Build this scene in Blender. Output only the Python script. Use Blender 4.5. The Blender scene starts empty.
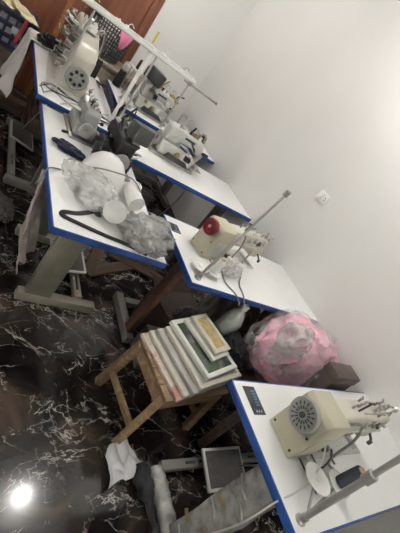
import bpy, bmesh, math, random
from mathutils import Vector, Matrix, noise, Euler
PI = math.pi
C = bpy.context.scene.collection
rnd = random.Random(7)

# ------------------------------------------------------------------ helpers
class MB:
    def __init__(s): s.bm = bmesh.new()
    def _new(s, vs, M):
        for v in vs: v.co = M @ v.co
    def box(s, c, d, rot=(0, 0, 0), bev=0.0, seg=2):
        r = bmesh.ops.create_cube(s.bm, size=1)
        vs = r['verts']
        for v in vs: v.co = Vector((v.co.x*d[0], v.co.y*d[1], v.co.z*d[2]))
        if bev > 0:
            es = list({e for v in vs for e in v.link_edges})
            g = bmesh.ops.bevel(s.bm, geom=es, offset=min(bev, min(d)*.45), segments=seg, affect='EDGES', profile=.5)
            vs = list({v for f in g['faces'] for v in f.verts} | {v for v in vs if v.is_valid})
        s._new(vs, Matrix.Translation(c) @ Euler(rot).to_matrix().to_4x4())
        return s
    def cyl(s, p, q, r, r2=None, n=16, cap=True):
        p, q = Vector(p), Vector(q)
        if r2 is None: r2 = r
        d = q-p
        g = bmesh.ops.create_cone(s.bm, cap_ends=cap, segments=n, radius1=r, radius2=max(r2, 1e-5), depth=d.length)
        M = Matrix.Translation((p+q)/2) @ d.to_track_quat('Z', 'Y').to_matrix().to_4x4()
        s._new(g['verts'], M); return s
    def lathe(s, prof, base=(0, 0, 0), axis=(0, 0, 1), n=24):
        M = Matrix.Translation(base) @ Vector(axis).to_track_quat('Z', 'Y').to_matrix().to_4x4()
        rings = []
        for r, z in prof:
            if r < 1e-5: rings.append([s.bm.verts.new(M @ Vector((0, 0, z)))])
            else: rings.append([s.bm.verts.new(M @ Vector((r*math.cos(2*PI*i/n), r*math.sin(2*PI*i/n), z))) for i in range(n)])
        for a, b in zip(rings, rings[1:]):
            for i in range(n):
                j = (i+1) % n
                if len(a) == 1 and len(b) == 1: continue
                if len(a) == 1: s.bm.faces.new((a[0], b[j], b[i]))
                elif len(b) == 1: s.bm.faces.new((a[i], a[j], b[0]))
                else: s.bm.faces.new((a[i], a[j], b[j], b[i]))
        return s
    def tube(s, pts, r, n=8, res=6, smooth=True):
        P = [Vector(p) for p in pts]
        if smooth and len(P) > 2:
            Q = []
            for i in range(len(P)-1):
                a, b, c, d = P[max(i-1, 0)], P[i], P[i+1], P[min(i+2, len(P)-1)]
                for k in range(res):
                    t = k/res
                    Q.append(.5*((2*b)+(c-a)*t+(2*a-5*b+4*c-d)*t*t+(3*b-a-3*c+d)*t**3))
            Q.append(P[-1]); P = Q
        rings = []; up = Vector((0, 0, 1))
        for i, p in enumerate(P):
            t = (P[min(i+1, len(P)-1)]-P[max(i-1, 0)])
            if t.length < 1e-9: t = Vector((0, 0, 1))
            t.normalize()
            a = up - t*up.dot(t)
            if a.length < 1e-3: a = Vector((1, 0, 0)) - t*t.x
            a.normalize(); up = a; b = t.cross(a)
            rr = r(i/(len(P)-1)) if callable(r) else r
            rings.append([s.bm.verts.new(p+a*rr*math.cos(2*PI*k/n)+b*rr*math.sin(2*PI*k/n)) for k in range(n)])
        for A, B in zip(rings, rings[1:]):
            for k in range(n):
                j = (k+1) % n
                s.bm.faces.new((A[k], A[j], B[j], B[k]))
        s.bm.faces.new(rings[0][::-1]); s.bm.faces.new(rings[-1]); return s
    def prism(s, pts, h0, h1, plane='xz', bev=0.0):
        def m(a, b, h): return Vector((a, h, b)) if plane == 'xz' else (Vector((a, b, h)) if plane == 'xy' else Vector((h, a, b)))
        A = [s.bm.verts.new(m(a, b, h0)) for a, b in pts]; B = [s.bm.verts.new(m(a, b, h1)) for a, b in pts]
        fs = [s.bm.faces.new(A), s.bm.faces.new(B[::-1])]
        n = len(pts)
        for i in range(n):
            j = (i+1) % n
            fs.append(s.bm.faces.new((A[j], A[i], B[i], B[j])))
        bmesh.ops.recalc_face_normals(s.bm, faces=fs)
        if bev:
            es = list({e for f in fs for e in f.edges})
            bmesh.ops.bevel(s.bm, geom=es, offset=bev, segments=3, affect='EDGES', profile=.5)
        return s
    def blob(s, c, rad, amp=.25, freq=1.6, seed=0, sub=5, floor=None, fold=.05, ffreq=3.2, dirn=(1, .35, .6), rot=0, sq=1.0):
        g = bmesh.ops.create_icosphere(s.bm, subdivisions=sub, radius=1)
        o = Vector((seed*7.31, seed*3.17, seed*1.93)); R = Matrix.Rotation(rot, 3, 'Z'); c = Vector(c); dirn = Vector(dirn)
        for v in g['verts']:
            d = v.co.normalized(); q = d*freq+o
            k = amp*(noise.noise(q)+.5*noise.noise(q*2.1))
            w = Vector((noise.noise(q*1.3+Vector((5, 0, 0))), noise.noise(q*1.3+Vector((0, 5, 0))), noise.noise(q*1.3+Vector((0, 0, 5)))))*.55
            p2 = Vector(((d.x+w.x)*dirn.x, (d.y+w.y)*dirn.y, (d.z+w.z)*dirn.z))*ffreq+o
            r1 = 1-min(1, abs(noise.noise(p2))*2.6); r2 = 1-min(1, abs(noise.noise(p2*2.3+o))*2.6)
            k += fold*(r1*r1*1.2+r2*r2*.18-.45)
            e = Vector([math.copysign(abs(t)**sq, t) for t in d]) if sq != 1 else d
            rr = 1+k
            p = R @ Vector((e.x*rad[0]*rr, e.y*rad[1]*rr, e.z*rad[2]*rr))+c
            if floor is not None and p.z < floor: p.z = floor+.002*(1+noise.noise(q*3))
            v.co = p
        return s
    def sheet(s, fn, nu=30, nv=30):
        G = [[s.bm.verts.new(fn(i/nu, j/nv)) for j in range(nv+1)] for i in range(nu+1)]
        for i in range(nu):
            for j in range(nv): s.bm.faces.new((G[i][j], G[i+1][j], G[i+1][j+1], G[i][j+1]))
        return s

def obj(name, mb, mat, parent=None, ang=40, solid=0, sub=0):
    me = bpy.data.meshes.new(name); bmesh.ops.recalc_face_normals(mb.bm, faces=mb.bm.faces)
    mb.bm.to_mesh(me); mb.bm.free()
    me.shade_smooth()
    me.set_sharp_from_angle(angle=math.radians(ang))
    o = bpy.data.objects.new(name, me); C.objects.link(o); me.materials.append(mat)
    if parent is not None: o.parent = parent
    if solid:
        m = o.modifiers.new('Solidify', 'SOLIDIFY'); m.thickness = solid; m.offset = 0
    if sub:
        m = o.modifiers.new('Subsurf', 'SUBSURF'); m.levels = sub; m.render_levels = sub
    return o
def tag(o, label, cat, group=None, kind=None):
    o['label'] = label; o['category'] = cat
    if group: o['group'] = group
    if kind: o['kind'] = kind
    return o
def thing(name, label, cat, loc=(0, 0, 0), rz=0, group=None):
    o = bpy.data.objects.new(name, None); C.objects.link(o); o.empty_display_size = .05
    o.location = loc; o.rotation_euler = (0, 0, rz)
    return tag(o, label, cat, group)
def struct(name, mb, mat, parent=None, ang=40):
    o = obj(name, mb, mat, parent, ang); o['kind'] = 'structure'; return o

# ------------------------------------------------------------------ materials
def newmat(name):
    m = bpy.data.materials.new(name); m.use_nodes = True
    nt = m.node_tree; return m, nt, nt.nodes['Principled BSDF']
def mat(name, col, rough=.5, metal=0, var=.12, scale=14, bump=0, bscale=60, col2=None, alpha=None, trans=0, spec=None, coat=0):
    m, nt, b = newmat(name); N = nt.nodes; L = nt.links
    tc = N.new('ShaderNodeTexCoord'); nz = N.new('ShaderNodeTexNoise'); nz.inputs['Scale'].default_value = scale; nz.inputs['Detail'].default_value = 5
    L.new(tc.outputs['Object'], nz.inputs['Vector'])
    cr = N.new('ShaderNodeValToRGB'); L.new(nz.outputs['Fac'], cr.inputs['Fac'])
    c2 = col2 if col2 else tuple(c*(1-var) for c in col)
    cr.color_ramp.elements[0].position = .35; cr.color_ramp.elements[1].position = .62
    cr.color_ramp.elements[0].color = (*c2, 1); cr.color_ramp.elements[1].color = (*col, 1)
    L.new(cr.outputs['Color'], b.inputs['Base Color'])
    b.inputs['Roughness'].default_value = rough; b.inputs['Metallic'].default_value = metal
    if spec is not None: b.inputs['Specular IOR Level'].default_value = spec
    if coat: b.inputs['Coat Weight'].default_value = coat
    if trans: b.inputs['Transmission Weight'].default_value = trans
    if alpha is not None: b.inputs['Alpha'].default_value = alpha
    if bump:
        n2 = N.new('ShaderNodeTexNoise'); n2.inputs['Scale'].default_value = bscale; n2.inputs['Detail'].default_value = 4
        L.new(tc.outputs['Object'], n2.inputs['Vector'])
        bp = N.new('ShaderNodeBump'); bp.inputs['Strength'].default_value = bump; bp.inputs['Distance'].default_value = .01
        L.new(n2.outputs['Fac'], bp.inputs['Height']); L.new(bp.outputs['Normal'], b.inputs['Normal'])
    return m
def wood(name, c1, c2, scale=3, rough=.55, stretch=(1, 12, 12)):
    m, nt, b = newmat(name); N = nt.nodes; L = nt.links
    tc = N.new('ShaderNodeTexCoord'); mp = N.new('ShaderNodeMapping'); mp.inputs['Scale'].default_value = stretch
    nz = N.new('ShaderNodeTexNoise'); nz.inputs['Scale'].default_value = scale; nz.inputs['Detail'].default_value = 7; nz.inputs['Distortion'].default_value = .8
    L.new(tc.outputs['Object'], mp.inputs['Vector']); L.new(mp.outputs['Vector'], nz.inputs['Vector'])
    cr = N.new('ShaderNodeValToRGB'); L.new(nz.outputs['Fac'], cr.inputs['Fac'])
    cr.color_ramp.elements[0].position = .35; cr.color_ramp.elements[1].position = .68
    cr.color_ramp.elements[0].color = (*c1, 1); cr.color_ramp.elements[1].color = (*c2, 1)
    L.new(cr.outputs['Color'], b.inputs['Base Color']); b.inputs['Roughness'].default_value = rough
    bp = N.new('ShaderNodeBump'); bp.inputs['Strength'].default_value = .25; bp.inputs['Distance'].default_value = .004
    L.new(nz.outputs['Fac'], bp.inputs['Height']); L.new(bp.outputs['Normal'], b.inputs['Normal'])
    return m
def plastic_film(name, col, opac=.35, rough=.2):
    m, nt, b = newmat(name); N = nt.nodes; L = nt.links
    b.inputs['Base Color'].default_value = (*col, 1); b.inputs['Roughness'].default_value = rough
    tc = N.new('ShaderNodeTexCoord'); nz = N.new('ShaderNodeTexNoise'); nz.inputs['Scale'].default_value = 9; nz.inputs['Detail'].default_value = 4; nz.inputs['Distortion'].default_value = 1.5
    L.new(tc.outputs['Object'], nz.inputs['Vector'])
    mr = N.new('ShaderNodeMapRange'); mr.inputs['From Min'].default_value = .35; mr.inputs['From Max'].default_value = .7
    mr.inputs['To Min'].default_value = max(0, opac-.15); mr.inputs['To Max'].default_value = min(1, opac+.2)
    L.new(nz.outputs['Fac'], mr.inputs['Value']); L.new(mr.outputs['Result'], b.inputs['Alpha'])
    bp = N.new('ShaderNodeBump'); bp.inputs['Strength'].default_value = .5; bp.inputs['Distance'].default_value = .01
    L.new(nz.outputs['Fac'], bp.inputs['Height']); L.new(bp.outputs['Normal'], b.inputs['Normal'])
    return m
def marble():
    m, nt, b = newmat('dark_marble'); N = nt.nodes; L = nt.links
    tc = N.new('ShaderNodeTexCoord')
    nb = N.new('ShaderNodeTexNoise'); nb.inputs['Scale'].default_value = 3.2; nb.inputs['Detail'].default_value = 8; nb.inputs['Distortion'].default_value = 1.2
    L.new(tc.outputs['Object'], nb.inputs['Vector'])
    base = N.new('ShaderNodeValToRGB'); L.new(nb.outputs['Fac'], base.inputs['Fac'])
    e = base.color_ramp.elements; e[0].position = .35; e[0].color = (.006, .005, .005, 1); e[1].position = .72; e[1].color = (.075, .05, .038, 1)
    x = base.color_ramp.elements.new(.55); x.color = (.02, .0145, .012, 1)
    def veins(scale, w, ang, seed, thr, st=(1, 2.1, 1)):
        mp = N.new('ShaderNodeMapping'); mp.vector_type = 'TEXTURE'; mp.inputs['Location'].default_value = (seed, seed*.7, 0); mp.inputs['Rotation'].default_value = (0, 0, ang); mp.inputs['Scale'].default_value = st
        L.new(tc.outputs['Object'], mp.inputs['Vector'])
        nd = N.new('ShaderNodeTexNoise'); nd.inputs['Scale'].default_value = scale; nd.inputs['Detail'].default_value = 7; nd.inputs['Roughness'].default_value = .55; nd.inputs['Distortion'].default_value = .35
        L.new(mp.outputs['Vector'], nd.inputs['Vector'])
        sb = N.new('ShaderNodeMath'); sb.operation = 'SUBTRACT'; L.new(nd.outputs['Fac'], sb.inputs[0]); sb.inputs[1].default_value = .5
        ab = N.new('ShaderNodeMath'); ab.operation = 'ABSOLUTE'; L.new(sb.outputs[0], ab.inputs[0])
        r = N.new('ShaderNodeMapRange'); r.inputs['From Min'].default_value = 0; r.inputs['From Max'].default_value = w
        r.inputs['To Min'].default_value = 1; r.inputs['To Max'].default_value = 0; L.new(ab.outputs[0], r.inputs['Value'])
        k = N.new('ShaderNodeTexNoise'); k.inputs['Scale'].default_value = 5; k.inputs['Detail'].default_value = 4
        L.new(mp.outputs['Vector'], k.inputs['Vector'])
        r2 = N.new('ShaderNodeMapRange'); r2.inputs['From Min'].default_value = thr; r2.inputs['From Max'].default_value = thr+.12
        L.new(k.outputs['Fac'], r2.inputs['Value'])
        mu = N.new('ShaderNodeMath'); mu.operation = 'MULTIPLY'; L.new(r.outputs['Result'], mu.inputs[0]); L.new(r2.outputs['Result'], mu.inputs[1])
        return mu
    v1 = veins(3.0, .0085, -.5, 1.3, .45, (1.5, .75, 1)); v2 = veins(6.5, .011, -1.2, 4.1, .50, (1.3, .8, 1)); v3 = veins(4.0, .007, .35, 7.7, .46, (1.6, .7, 1))
    a = N.new('ShaderNodeMath'); a.operation = 'MAXIMUM'; L.new(v1.outputs[0], a.inputs[0]); L.new(v2.outputs[0], a.inputs[1])
    a2 = N.new('ShaderNodeMath'); a2.operation = 'MAXIMUM'; L.new(a.outputs[0], a2.inputs[0]); L.new(v3.outputs[0], a2.inputs[1])
    mx = N.new('ShaderNodeMixRGB'); L.new(a2.outputs[0], mx.inputs['Fac']); L.new(base.outputs['Color'], mx.inputs['Color1']); mx.inputs['Color2'].default_value = (.36, .33, .30, 1)
    L.new(mx.outputs['Color'], b.inputs['Base Color'])
    b.inputs['Roughness'].default_value = .115; b.inputs['Specular IOR Level'].default_value = .34
    return m

M = dict(
    wall=mat('white_wall_paint', (.738, .726, .703), .55, var=.04, scale=1.2, bump=.05, bscale=90),
    ceil=mat('white_ceiling_paint', (.78, .77, .75), .8, var=.03),
    floor=marble(),
    laminate=mat('white_laminate', (.80, .80, .785), .35, var=.05, scale=5),
    blue=mat('blue_edge_plastic', (.018, .065, .26), .35, var=.2, scale=20),
    cream=mat('cream_enamel', (.45, .42, .315), .35, var=.08, scale=8, bump=.03),
    ivory=mat('ivory_enamel', (.54, .51, .44), .33, var=.1, scale=10),
    white_en=mat('white_enamel', (.58, .575, .54), .35, var=.14, scale=12),
    grey_en=mat('grey_enamel', (.33, .33, .31), .4, var=.15),
    dark_box=mat('charcoal_plastic', (.05, .05, .05), .5, var=.3),
    black=mat('black_plastic', (.012, .012, .013), .45, var=.3),
    rubber=mat('black_rubber', (.015, .015, .015), .7),
    chrome=mat('worn_chrome', (.55, .53, .5), .3, 1, var=.3, scale=40),
    steel=mat('dull_steel', (.45, .44, .42), .38, 1, var=.25, scale=25),
    alu=mat('aluminium_grey', (.56, .55, .53), .42, .6, var=.12),
    white_pl=mat('white_plastic', (.78, .77, .75), .4, var=.05),
    red=mat('red_plastic', (.17, .007, .014), .4, var=.3),
    beige_metal=mat('beige_painted_steel', (.235, .215, .17), .45, var=.2, scale=9),
    grey_metal=mat('grey_painted_steel', (.15, .142, .13), .5, var=.3, scale=9),
    brown_metal=mat('reddish_brown_post_paint', (.13, .06, .04), .5, var=.35),
    pedal=mat('dark_rubber_mat', (.05, .045, .04), .65, var=.35, scale=40, bump=.2),
    pine=wood('raw_pine', (.14, .085, .045), (.27, .18, .10)),
    darkwood=wood('dark_brown_wood', (.035, .02, .012), (.09, .05, .03)),
    redwood=wood('reddish_wood_panel', (.13, .042, .02), (.235, .085, .045), 2, .35, (9, 9, .8)),
    orangewood=wood('orange_wood_trim', (.30, .12, .04), (.45, .2, .08)),
    carton=mat('brown_cardboard', (.085, .058, .042), .8, var=.25, scale=20),
    darkcarton=mat('dark_brown_board', (.075, .052, .045), .6, var=.25),
    tape=mat('tan_parcel_tape', (.30, .22, .11), .3),
    wrap=mat('grey_wrapping_film', (.42, .41, .39), .25, var=.5, scale=18, bump=.5, bscale=25),
    pink=mat('pink_knit', (.74, .38, .48), .9, var=.25, scale=12, bump=.3, bscale=180),
    hotpink=mat('bright_pink_cloth', (.75, .22, .38), .85, var=.15),
    white_cloth=mat('white_cotton', (.66, .64, .62), .9, var=.15, scale=8, bump=.2, bscale=140),
    dust_cloth=mat('dusty_pink_grey_cloth', (.46, .39, .37), .9, var=.3, scale=9, bump=.25, bscale=120),
    red_cloth=mat('red_cloth', (.25, .02, .025), .9),
    navy_cloth=mat('navy_cloth', (.009, .010, .028), .9, var=.3),
    black_cloth=mat('black_cloth', (.012, .012, .014), .9, var=.3, bump=.3, bscale=120),
    navy_pl=mat('navy_crate_plastic', (.006, .010, .038), .4, var=.3),
    grey_pl=mat('grey_basket_plastic', (.075, .075, .078), .5, var=.2),
    paper=mat('white_paper', (.62, .61, .63), .8, var=.08),
    yellowpaper=mat('cream_paper', (.80, .74, .50), .8, var=.12),
    film=plastic_film('clear_bag_film', (.85, .85, .84), .17, .16),
    film2=plastic_film('cloudy_bag_film', (.72, .72, .70), .42, .22),
    greyfilm=plastic_film('grey_bag_film', (.38, .38, .37), .6, .2),
    pet=plastic_film('cloudy_bottle_plastic', (.62, .66, .64), .75, .2),
    green=mat('green_liquid', (.10, .30, .06), .3),
    thread_navy=mat('navy_thread', (.018, .022, .035), .8, bump=.3, bscale=200),
    thread_black=mat('black_thread', (.01, .01, .011), .8, bump=.3, bscale=200),
    thread_white=mat('white_thread', (.75, .74, .71), .85, bump=.25, bscale=200),
    thread_tan=mat('tan_cone_core', (.42, .30, .16), .7),
    brass=mat('brass', (.45, .33, .16), .35, 1),
    yellow=mat('yellow_tape', (.75, .62, .03), .5),
    framewhite=mat('white_frame_lacquer', (.74, .73, .69), .35, var=.08),
    framecream=mat('cream_frame_lacquer', (.58, .545, .46), .4, var=.12),
    framegrey=mat('grey_frame_lacquer', (.40, .385, .36), .45, var=.15),
    gold=mat('gold_card', (.50, .38, .18), .5, var=.3, scale=40),
    beige_board=mat('beige_board', (.30, .25, .19), .6, var=.15),
    cable_grey=mat('grey_cable', (.20, .19, .18), .5), cable_white=mat('white_cable', (.55, .53, .5), .5),
    copper=mat('dim_lamp_holder', (.5, .5, .5), .5),
    blueprint=mat('blue_panel_print', (.10, .20, .34), .4, var=.3),
    tube=mat('fill_tube_glow', (.9, .9, .9), .4),  # glowing surface of the added fill tubes
    grey_light=mat('light_grey_enamel', (.33, .33, .32), .4, var=.2),
    sack=mat('olive_grey_sack', (.11, .105, .085), .8, var=.3, bump=.3, bscale=90), darkfilm=plastic_film('dark_bag_film', (.12, .115, .11), .85, .18),
    wire=mat('thin_thread', (.5, .48, .45), .6),
)
def picture_mat():
    m, nt, b = newmat('dim_photo_print'); N = nt.nodes; L = nt.links
    tc = N.new('ShaderNodeTexCoord'); nz = N.new('ShaderNodeTexNoise'); nz.inputs['Scale'].default_value = 11; nz.inputs['Detail'].default_value = 2
    L.new(tc.outputs['Object'], nz.inputs['Vector']); cr = N.new('ShaderNodeValToRGB'); L.new(nz.outputs['Fac'], cr.inputs['Fac'])
    e = cr.color_ramp.elements; e[0].position = .4; e[0].color = (.035, .07, .03, 1); e[1].position = .65; e[1].color = (.18, .19, .17, 1)
    x = cr.color_ramp.elements.new(.52); x.color = (.05, .06, .055, 1)
    L.new(cr.outputs['Color'], b.inputs['Base Color']); b.inputs['Roughness'].default_value = .15
    return m
def floral_mat():
    m, nt, b = newmat('pink_patterned_board'); N = nt.nodes; L = nt.links
    tc = N.new('ShaderNodeTexCoord'); nz = N.new('ShaderNodeTexNoise'); nz.inputs['Scale'].default_value = 22; nz.inputs['Detail'].default_value = 3
    L.new(tc.outputs['Object'], nz.inputs['Vector']); cr = N.new('ShaderNodeValToRGB'); L.new(nz.outputs['Fac'], cr.inputs['Fac'])
    e = cr.color_ramp.elements; e[0].position = .42; e[0].color = (.42, .22, .17, 1); e[1].position = .55; e[1].color = (.52, .46, .40, 1)
    L.new(cr.outputs['Color'], b.inputs['Base Color']); b.inputs['Roughness'].default_value = .4
    return m
_b = M['tube'].node_tree.nodes['Principled BSDF']; _b.inputs['Emission Color'].default_value = (1, .98, .95, 1); _b.inputs['Emission Strength'].default_value = 4
M['picture'] = picture_mat(); M['floral'] = floral_mat()

# ------------------------------------------------------------------ the room
WX, FY = 2.37, 4.6
struct('floor', MB().box((.4, 1.5, -.05), (4.2, 6.6, .1)), M['floor'])
struct('ceiling', MB().box((.4, 1.5, 2.95), (4.2, 6.6, .1)), M['ceil'])
struct('wall_right', MB().box((WX+.05, 1.5, 1.45), (.1, 6.6, 2.9)), M['wall'])
struct('wall_left', MB().box((-1.65, 1.5, 1.45), (.1, 6.6, 2.9)), M['wall'])
struct('wall_back', MB().box((.4, -1.75, 1.45), (3.94, .1, 2.9)), M['wall'])
struct('wall_far', MB().box(((1.5+WX)/2, FY+.05, 1.45), (WX-1.5, .1, 2.9)), M['wall'])
wf = struct('wall_far_wood', MB().box((-.05, FY+.06, 1.45), (3.1, .08, 2.9)), M['redwood'])
for i, x in enumerate((.72, 1.42)):
    struct('trim_%d' % (i+1), MB().box((x, FY+.008, 1.45), (.05, .024, 2.9), bev=.006), M['orangewood'] if i == 0 else M['redwood'])

# ceiling lamps
def lamp(x, y, label, W):
    t = thing('ceiling_lamp', label, 'lamp', (x, y, 2.9), 0, 'ceiling bulbs')
    obj('holder', MB().lathe([(0, 0), (.05, 0), (.05, -.02), (.025, -.03), (.022, -.07), (0, -.07)]), M['copper'], t)
    l = bpy.data.lights.new('bulb_light', 'POINT'); l.energy = W; l.shadow_soft_size = .045; l.color = (1, .985, .95)
    lo = bpy.data.objects.new('bulb_light', l); C.objects.link(lo); lo.location = (0, 0, -.15); lo.parent = t
lamp(1.72, 1.46, 'ceiling bulb over the middle sewing table', 17)
lamp(.9, 3.7, 'ceiling bulb over the far sewing tables', 19)
def fill_tube_lamp(x, y, z, rz, label, W):  # fill lamps added out of view to light the right wall evenly
    t = thing('fill_tube_lamp', label, 'lamp', (x, y, z), rz, 'added fill tubes out of view')
    obj('fill_batten', MB().box((0, .02, 0), (1.25, .04, .06), bev=.006), M['white_en'], t)
    obj('tube', MB().cyl((-.6, -.03, 0), (.6, -.03, 0), .013), M['tube'], t)
    l = bpy.data.lights.new('fill_tube_light', 'AREA'); l.shape = 'RECTANGLE'; l.size = 1.2; l.size_y = .05; l.energy = W; l.color = (.99, 1, .965)
    lo = bpy.data.objects.new('fill_tube_light', l); C.objects.link(lo); lo.location = (0, -.05, 0); lo.rotation_euler = (math.radians(90), 0, 0); lo.parent = t
fill_tube_lamp(-1.6, 1.6, 2.3, PI/2, 'added white fill tube, out of view, high on the aisle-side wall', 62)
fill_tube_lamp(.6, -1.66, 2.3, PI, 'added white fill tube, out of view, high on the wall behind the closest table', 38)

# wall switch
t = thing('wall_socket', 'white plastic socket plate on the bare white wall', 'socket', (WX, 1.94, 1.34))
obj('plate', MB().box((-.006, 0, 0), (.012, .115, .075), bev=.004), M['white_pl'], t)
obj('rocker', MB().box((-.014, .022, 0), (.008, .04, .05), (0, .08, 0), bev=.002), M['white_pl'], t)
obj('socket_hole', MB().cyl((-.0125, -.028, .008), (-.0135, -.028, .008), .005).cyl((-.0125, -.028, -.01), (-.0135, -.028, -.01), .005), M['black'], t)

# ------------------------------------------------------------------ sewing tables
TH = .76
def table(cx, cy, rz, label, L=1.2, W=.58, inset=.12, footoff=0, post='beige_metal', foot='beige_metal', bary=.22, pedal_x=0., pedal=True, panel=None, wrapped=False, footlen=.48, postw=.125, posty=0, left_only=False):
    t = thing('sewing_table', label, 'table', (cx, cy, 0), rz, 'blue-edged sewing tables')
    obj('tabletop', MB().box((0, 0, TH-.0135), (L-.012, W-.012, .027), bev=.002), M['laminate'], t)
    e = MB(); h = .034; z = TH-h/2-.0005; w = .0075
    for s in (-1, 1):
        e.box((0, s*(W/2-w/2), z), (L, w, h), bev=.002); e.box((s*(L/2-w/2), 0, z), (w, W-2*w, h), bev=.002)
    obj('edge_band', e, M['blue'], t)
    for s in (-1, 1):
        x = s*(L/2-inset)
        p = MB().box((x, posty, .37), (.045, postw, .70), bev=.006)
        p.box((x, 0, TH-.045), (.06, W-.12, .03), bev=.004)
        if not wrapped or s > 0:
            for yy in (-.03, .03): p.box((x-.0235*1, posty+yy, .60), (.003, .012, .05), bev=.001)
        lg = obj('leg', p, M[post] if s < 0 or not wrapped else M['grey_metal'], t)
        f = MB().box((x, footoff, .03), (.06, footlen, .06), bev=.008)
        fo = obj('foot', f, M[foot], t)
        g = MB()
        for yy in (-1, 1): g.cyl((x, footoff+yy*(footlen/2-.03), 0), (x, footoff+yy*(footlen/2-.03), .006), .022)
        obj('foot_pad', g, M['rubber'], fo)
        if wrapped and s < 0:
            q = MB().box((x, posty, .37), (.062, postw+.035, .64), bev=.02, seg=3)
            bmesh.ops.subdivide_edges(q.bm, edges=q.bm.edges[:], cuts=5, use_grid_fill=True)
            for v in q.bm.verts:
                n = noise.noise(v.co*16)*.012+noise.noise(v.co*45)*.006
                v.co += Vector((n, n*1.3, 0))
            wr = obj('plastic_wrapping', q, M['wrap'], t, ang=60); wr['label'] = 'grey plastic film wrapped round the leg'
            for zz, yy, tl in ((.22, .055, .25), (.44, .03, -.35), (.30, -.045, .2)):
                obj('tape_strip', MB().box((x-.033, posty+yy, zz), (.003, .055, .022), (tl, 0, 0), bev=.001), M['tape'], wr)
            for zz, yy, tl in ((.12, .0, 1.2), (.36, .02, 1.5), (.5, -.03, 1.3), (.56, .03, .4)):
                obj('film_fold', MB().tube([(x-.031, posty+yy-.04, zz), (x-.038, posty+yy, zz+.02*tl), (x-.031, posty+yy+.045, zz+.03)], .006), M['wrap'], wr)
            q = MB().tube([(x, -footlen/2-.004, .035), (x, -.1, .04), (x, .05, .042), (x, footlen/2+.004, .037)], .042, n=12, res=10)
            for v in q.bm.verts:
                n = noise.noise(v.co*30)*.009; v.co += Vector((n, 0, n)); v.co.z = max(v.co.z, .002)
            obj('plastic_wrapping', q, M['wrap'], fo, ang=60)
    xb = L/2-inset-.03
    b = MB().box((0, bary, .05), (2*xb, .05, .035), bev=.004)
    bar = obj('crossbar', b, M[foot], t)
    for xx in (-.62, -.42, .42, .62): obj('slot', MB().box((xx*xb, bary, .0685), (.07, .014, .003), bev=.001), M['black'], bar)
    if pedal:
        tilt = .22
        pd = obj('pedal', MB().box((pedal_x, bary-.06, .105), (.30, .21, .016), (tilt, 0, 0), bev=.004), M['alu'], t)
        pd['label'] = 'flat pedal with pale metal rim'
        Z = Vector((0, -math.sin(tilt), math.cos(tilt)))*.0095
        obj('pedal_mat', MB().box((pedal_x, bary-.06+Z.y, .105+Z.z), (.268, .178, .006), (tilt, 0, 0), bev=.002), M['pedal'], pd)
        obj('pedal_bracket', MB().box((pedal_x, bary, .075), (.06, .03, .03), bev=.003), M['grey_metal'], pd)
    r = MB().tube([(pedal_x+.1, bary-.06, .12), (pedal_x+.1, .05, .45), (pedal_x+.1, .05, .70)], .005)
    if pedal: obj('pull_rod', r, M['steel'], t)
    if panel:
        px, py, pw, pl = panel
        pn = obj('control_panel', MB().box((px, py, TH+.001), (pw, pl, .004), bev=.001), M['black'], t)
        pn['label'] = 'dark control panel set in the top'
        d = MB(); d2 = MB()
        for k in range(6): d.box((px+pw*.14, py+pl*(-.18+.1*k), TH+.0035), (pw*.34, pl*.055, .001))
        d.box((px, py-pl*.33, TH+.0035), (pw*.7, pl*.012, .001)); d.box((px, py-pl*.46, TH+.0035), (pw*.9, pl*.014, .001)); d.box((px+pw*.44, py, TH+.0035), (pw*.03, pl*.9, .001))
        for k in range(3): d2.cyl((px-pw*.2+k*pw*.2, py-pl*.4, TH+.003), (px-pw*.2+k*pw*.2, py-pl*.4, TH+.0045), pw*.06, n=10)
        obj('panel_marking', d, M['blueprint'], pn); obj('button', d2, M['alu'], pn)
    return t

table(1.785, .355, 0, 'white sewing table closest to the camera, its leg wrapped in grey film', W=.575, panel=(-.515, .195, .072, .125), wrapped=True, foot='grey_metal', bary=.235, pedal_x=-.10, inset=.09, footlen=.46, posty=-.09, postw=.105)
table(1.785, 1.4775, 0, 'white sewing table carrying the machine with the red wheel', panel=(-.553, .172, .065, .085), post='brown_metal', foot='grey_metal', inset=.11, footlen=.40, postw=.075, footoff=.09, posty=-.03)
table(.765, 1.87, -PI/2, 'white sewing table heaped with clear bags beside the aisle', W=.585, inset=.32, footlen=.47, bary=.2, pedal_x=-.06, postw=.15, posty=-.05, footoff=.075)
table(1.735, 2.645, 0, 'white sewing table by the wall, next beyond the red-wheel machine', L=1.27, post='grey_metal', foot='grey_metal')
table(1.77, 3.64, 0, 'white sewing table by the wall under the overhead rail', post='grey_metal', foot='grey_metal', pedal=False)
table(.755, 3.185, PI/2, 'white sewing table with a tangle of cables, at the far end of the aisle', W=.605, post='grey_metal', foot='grey_metal', bary=.2, pedal_x=.15, inset=.12)

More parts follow.
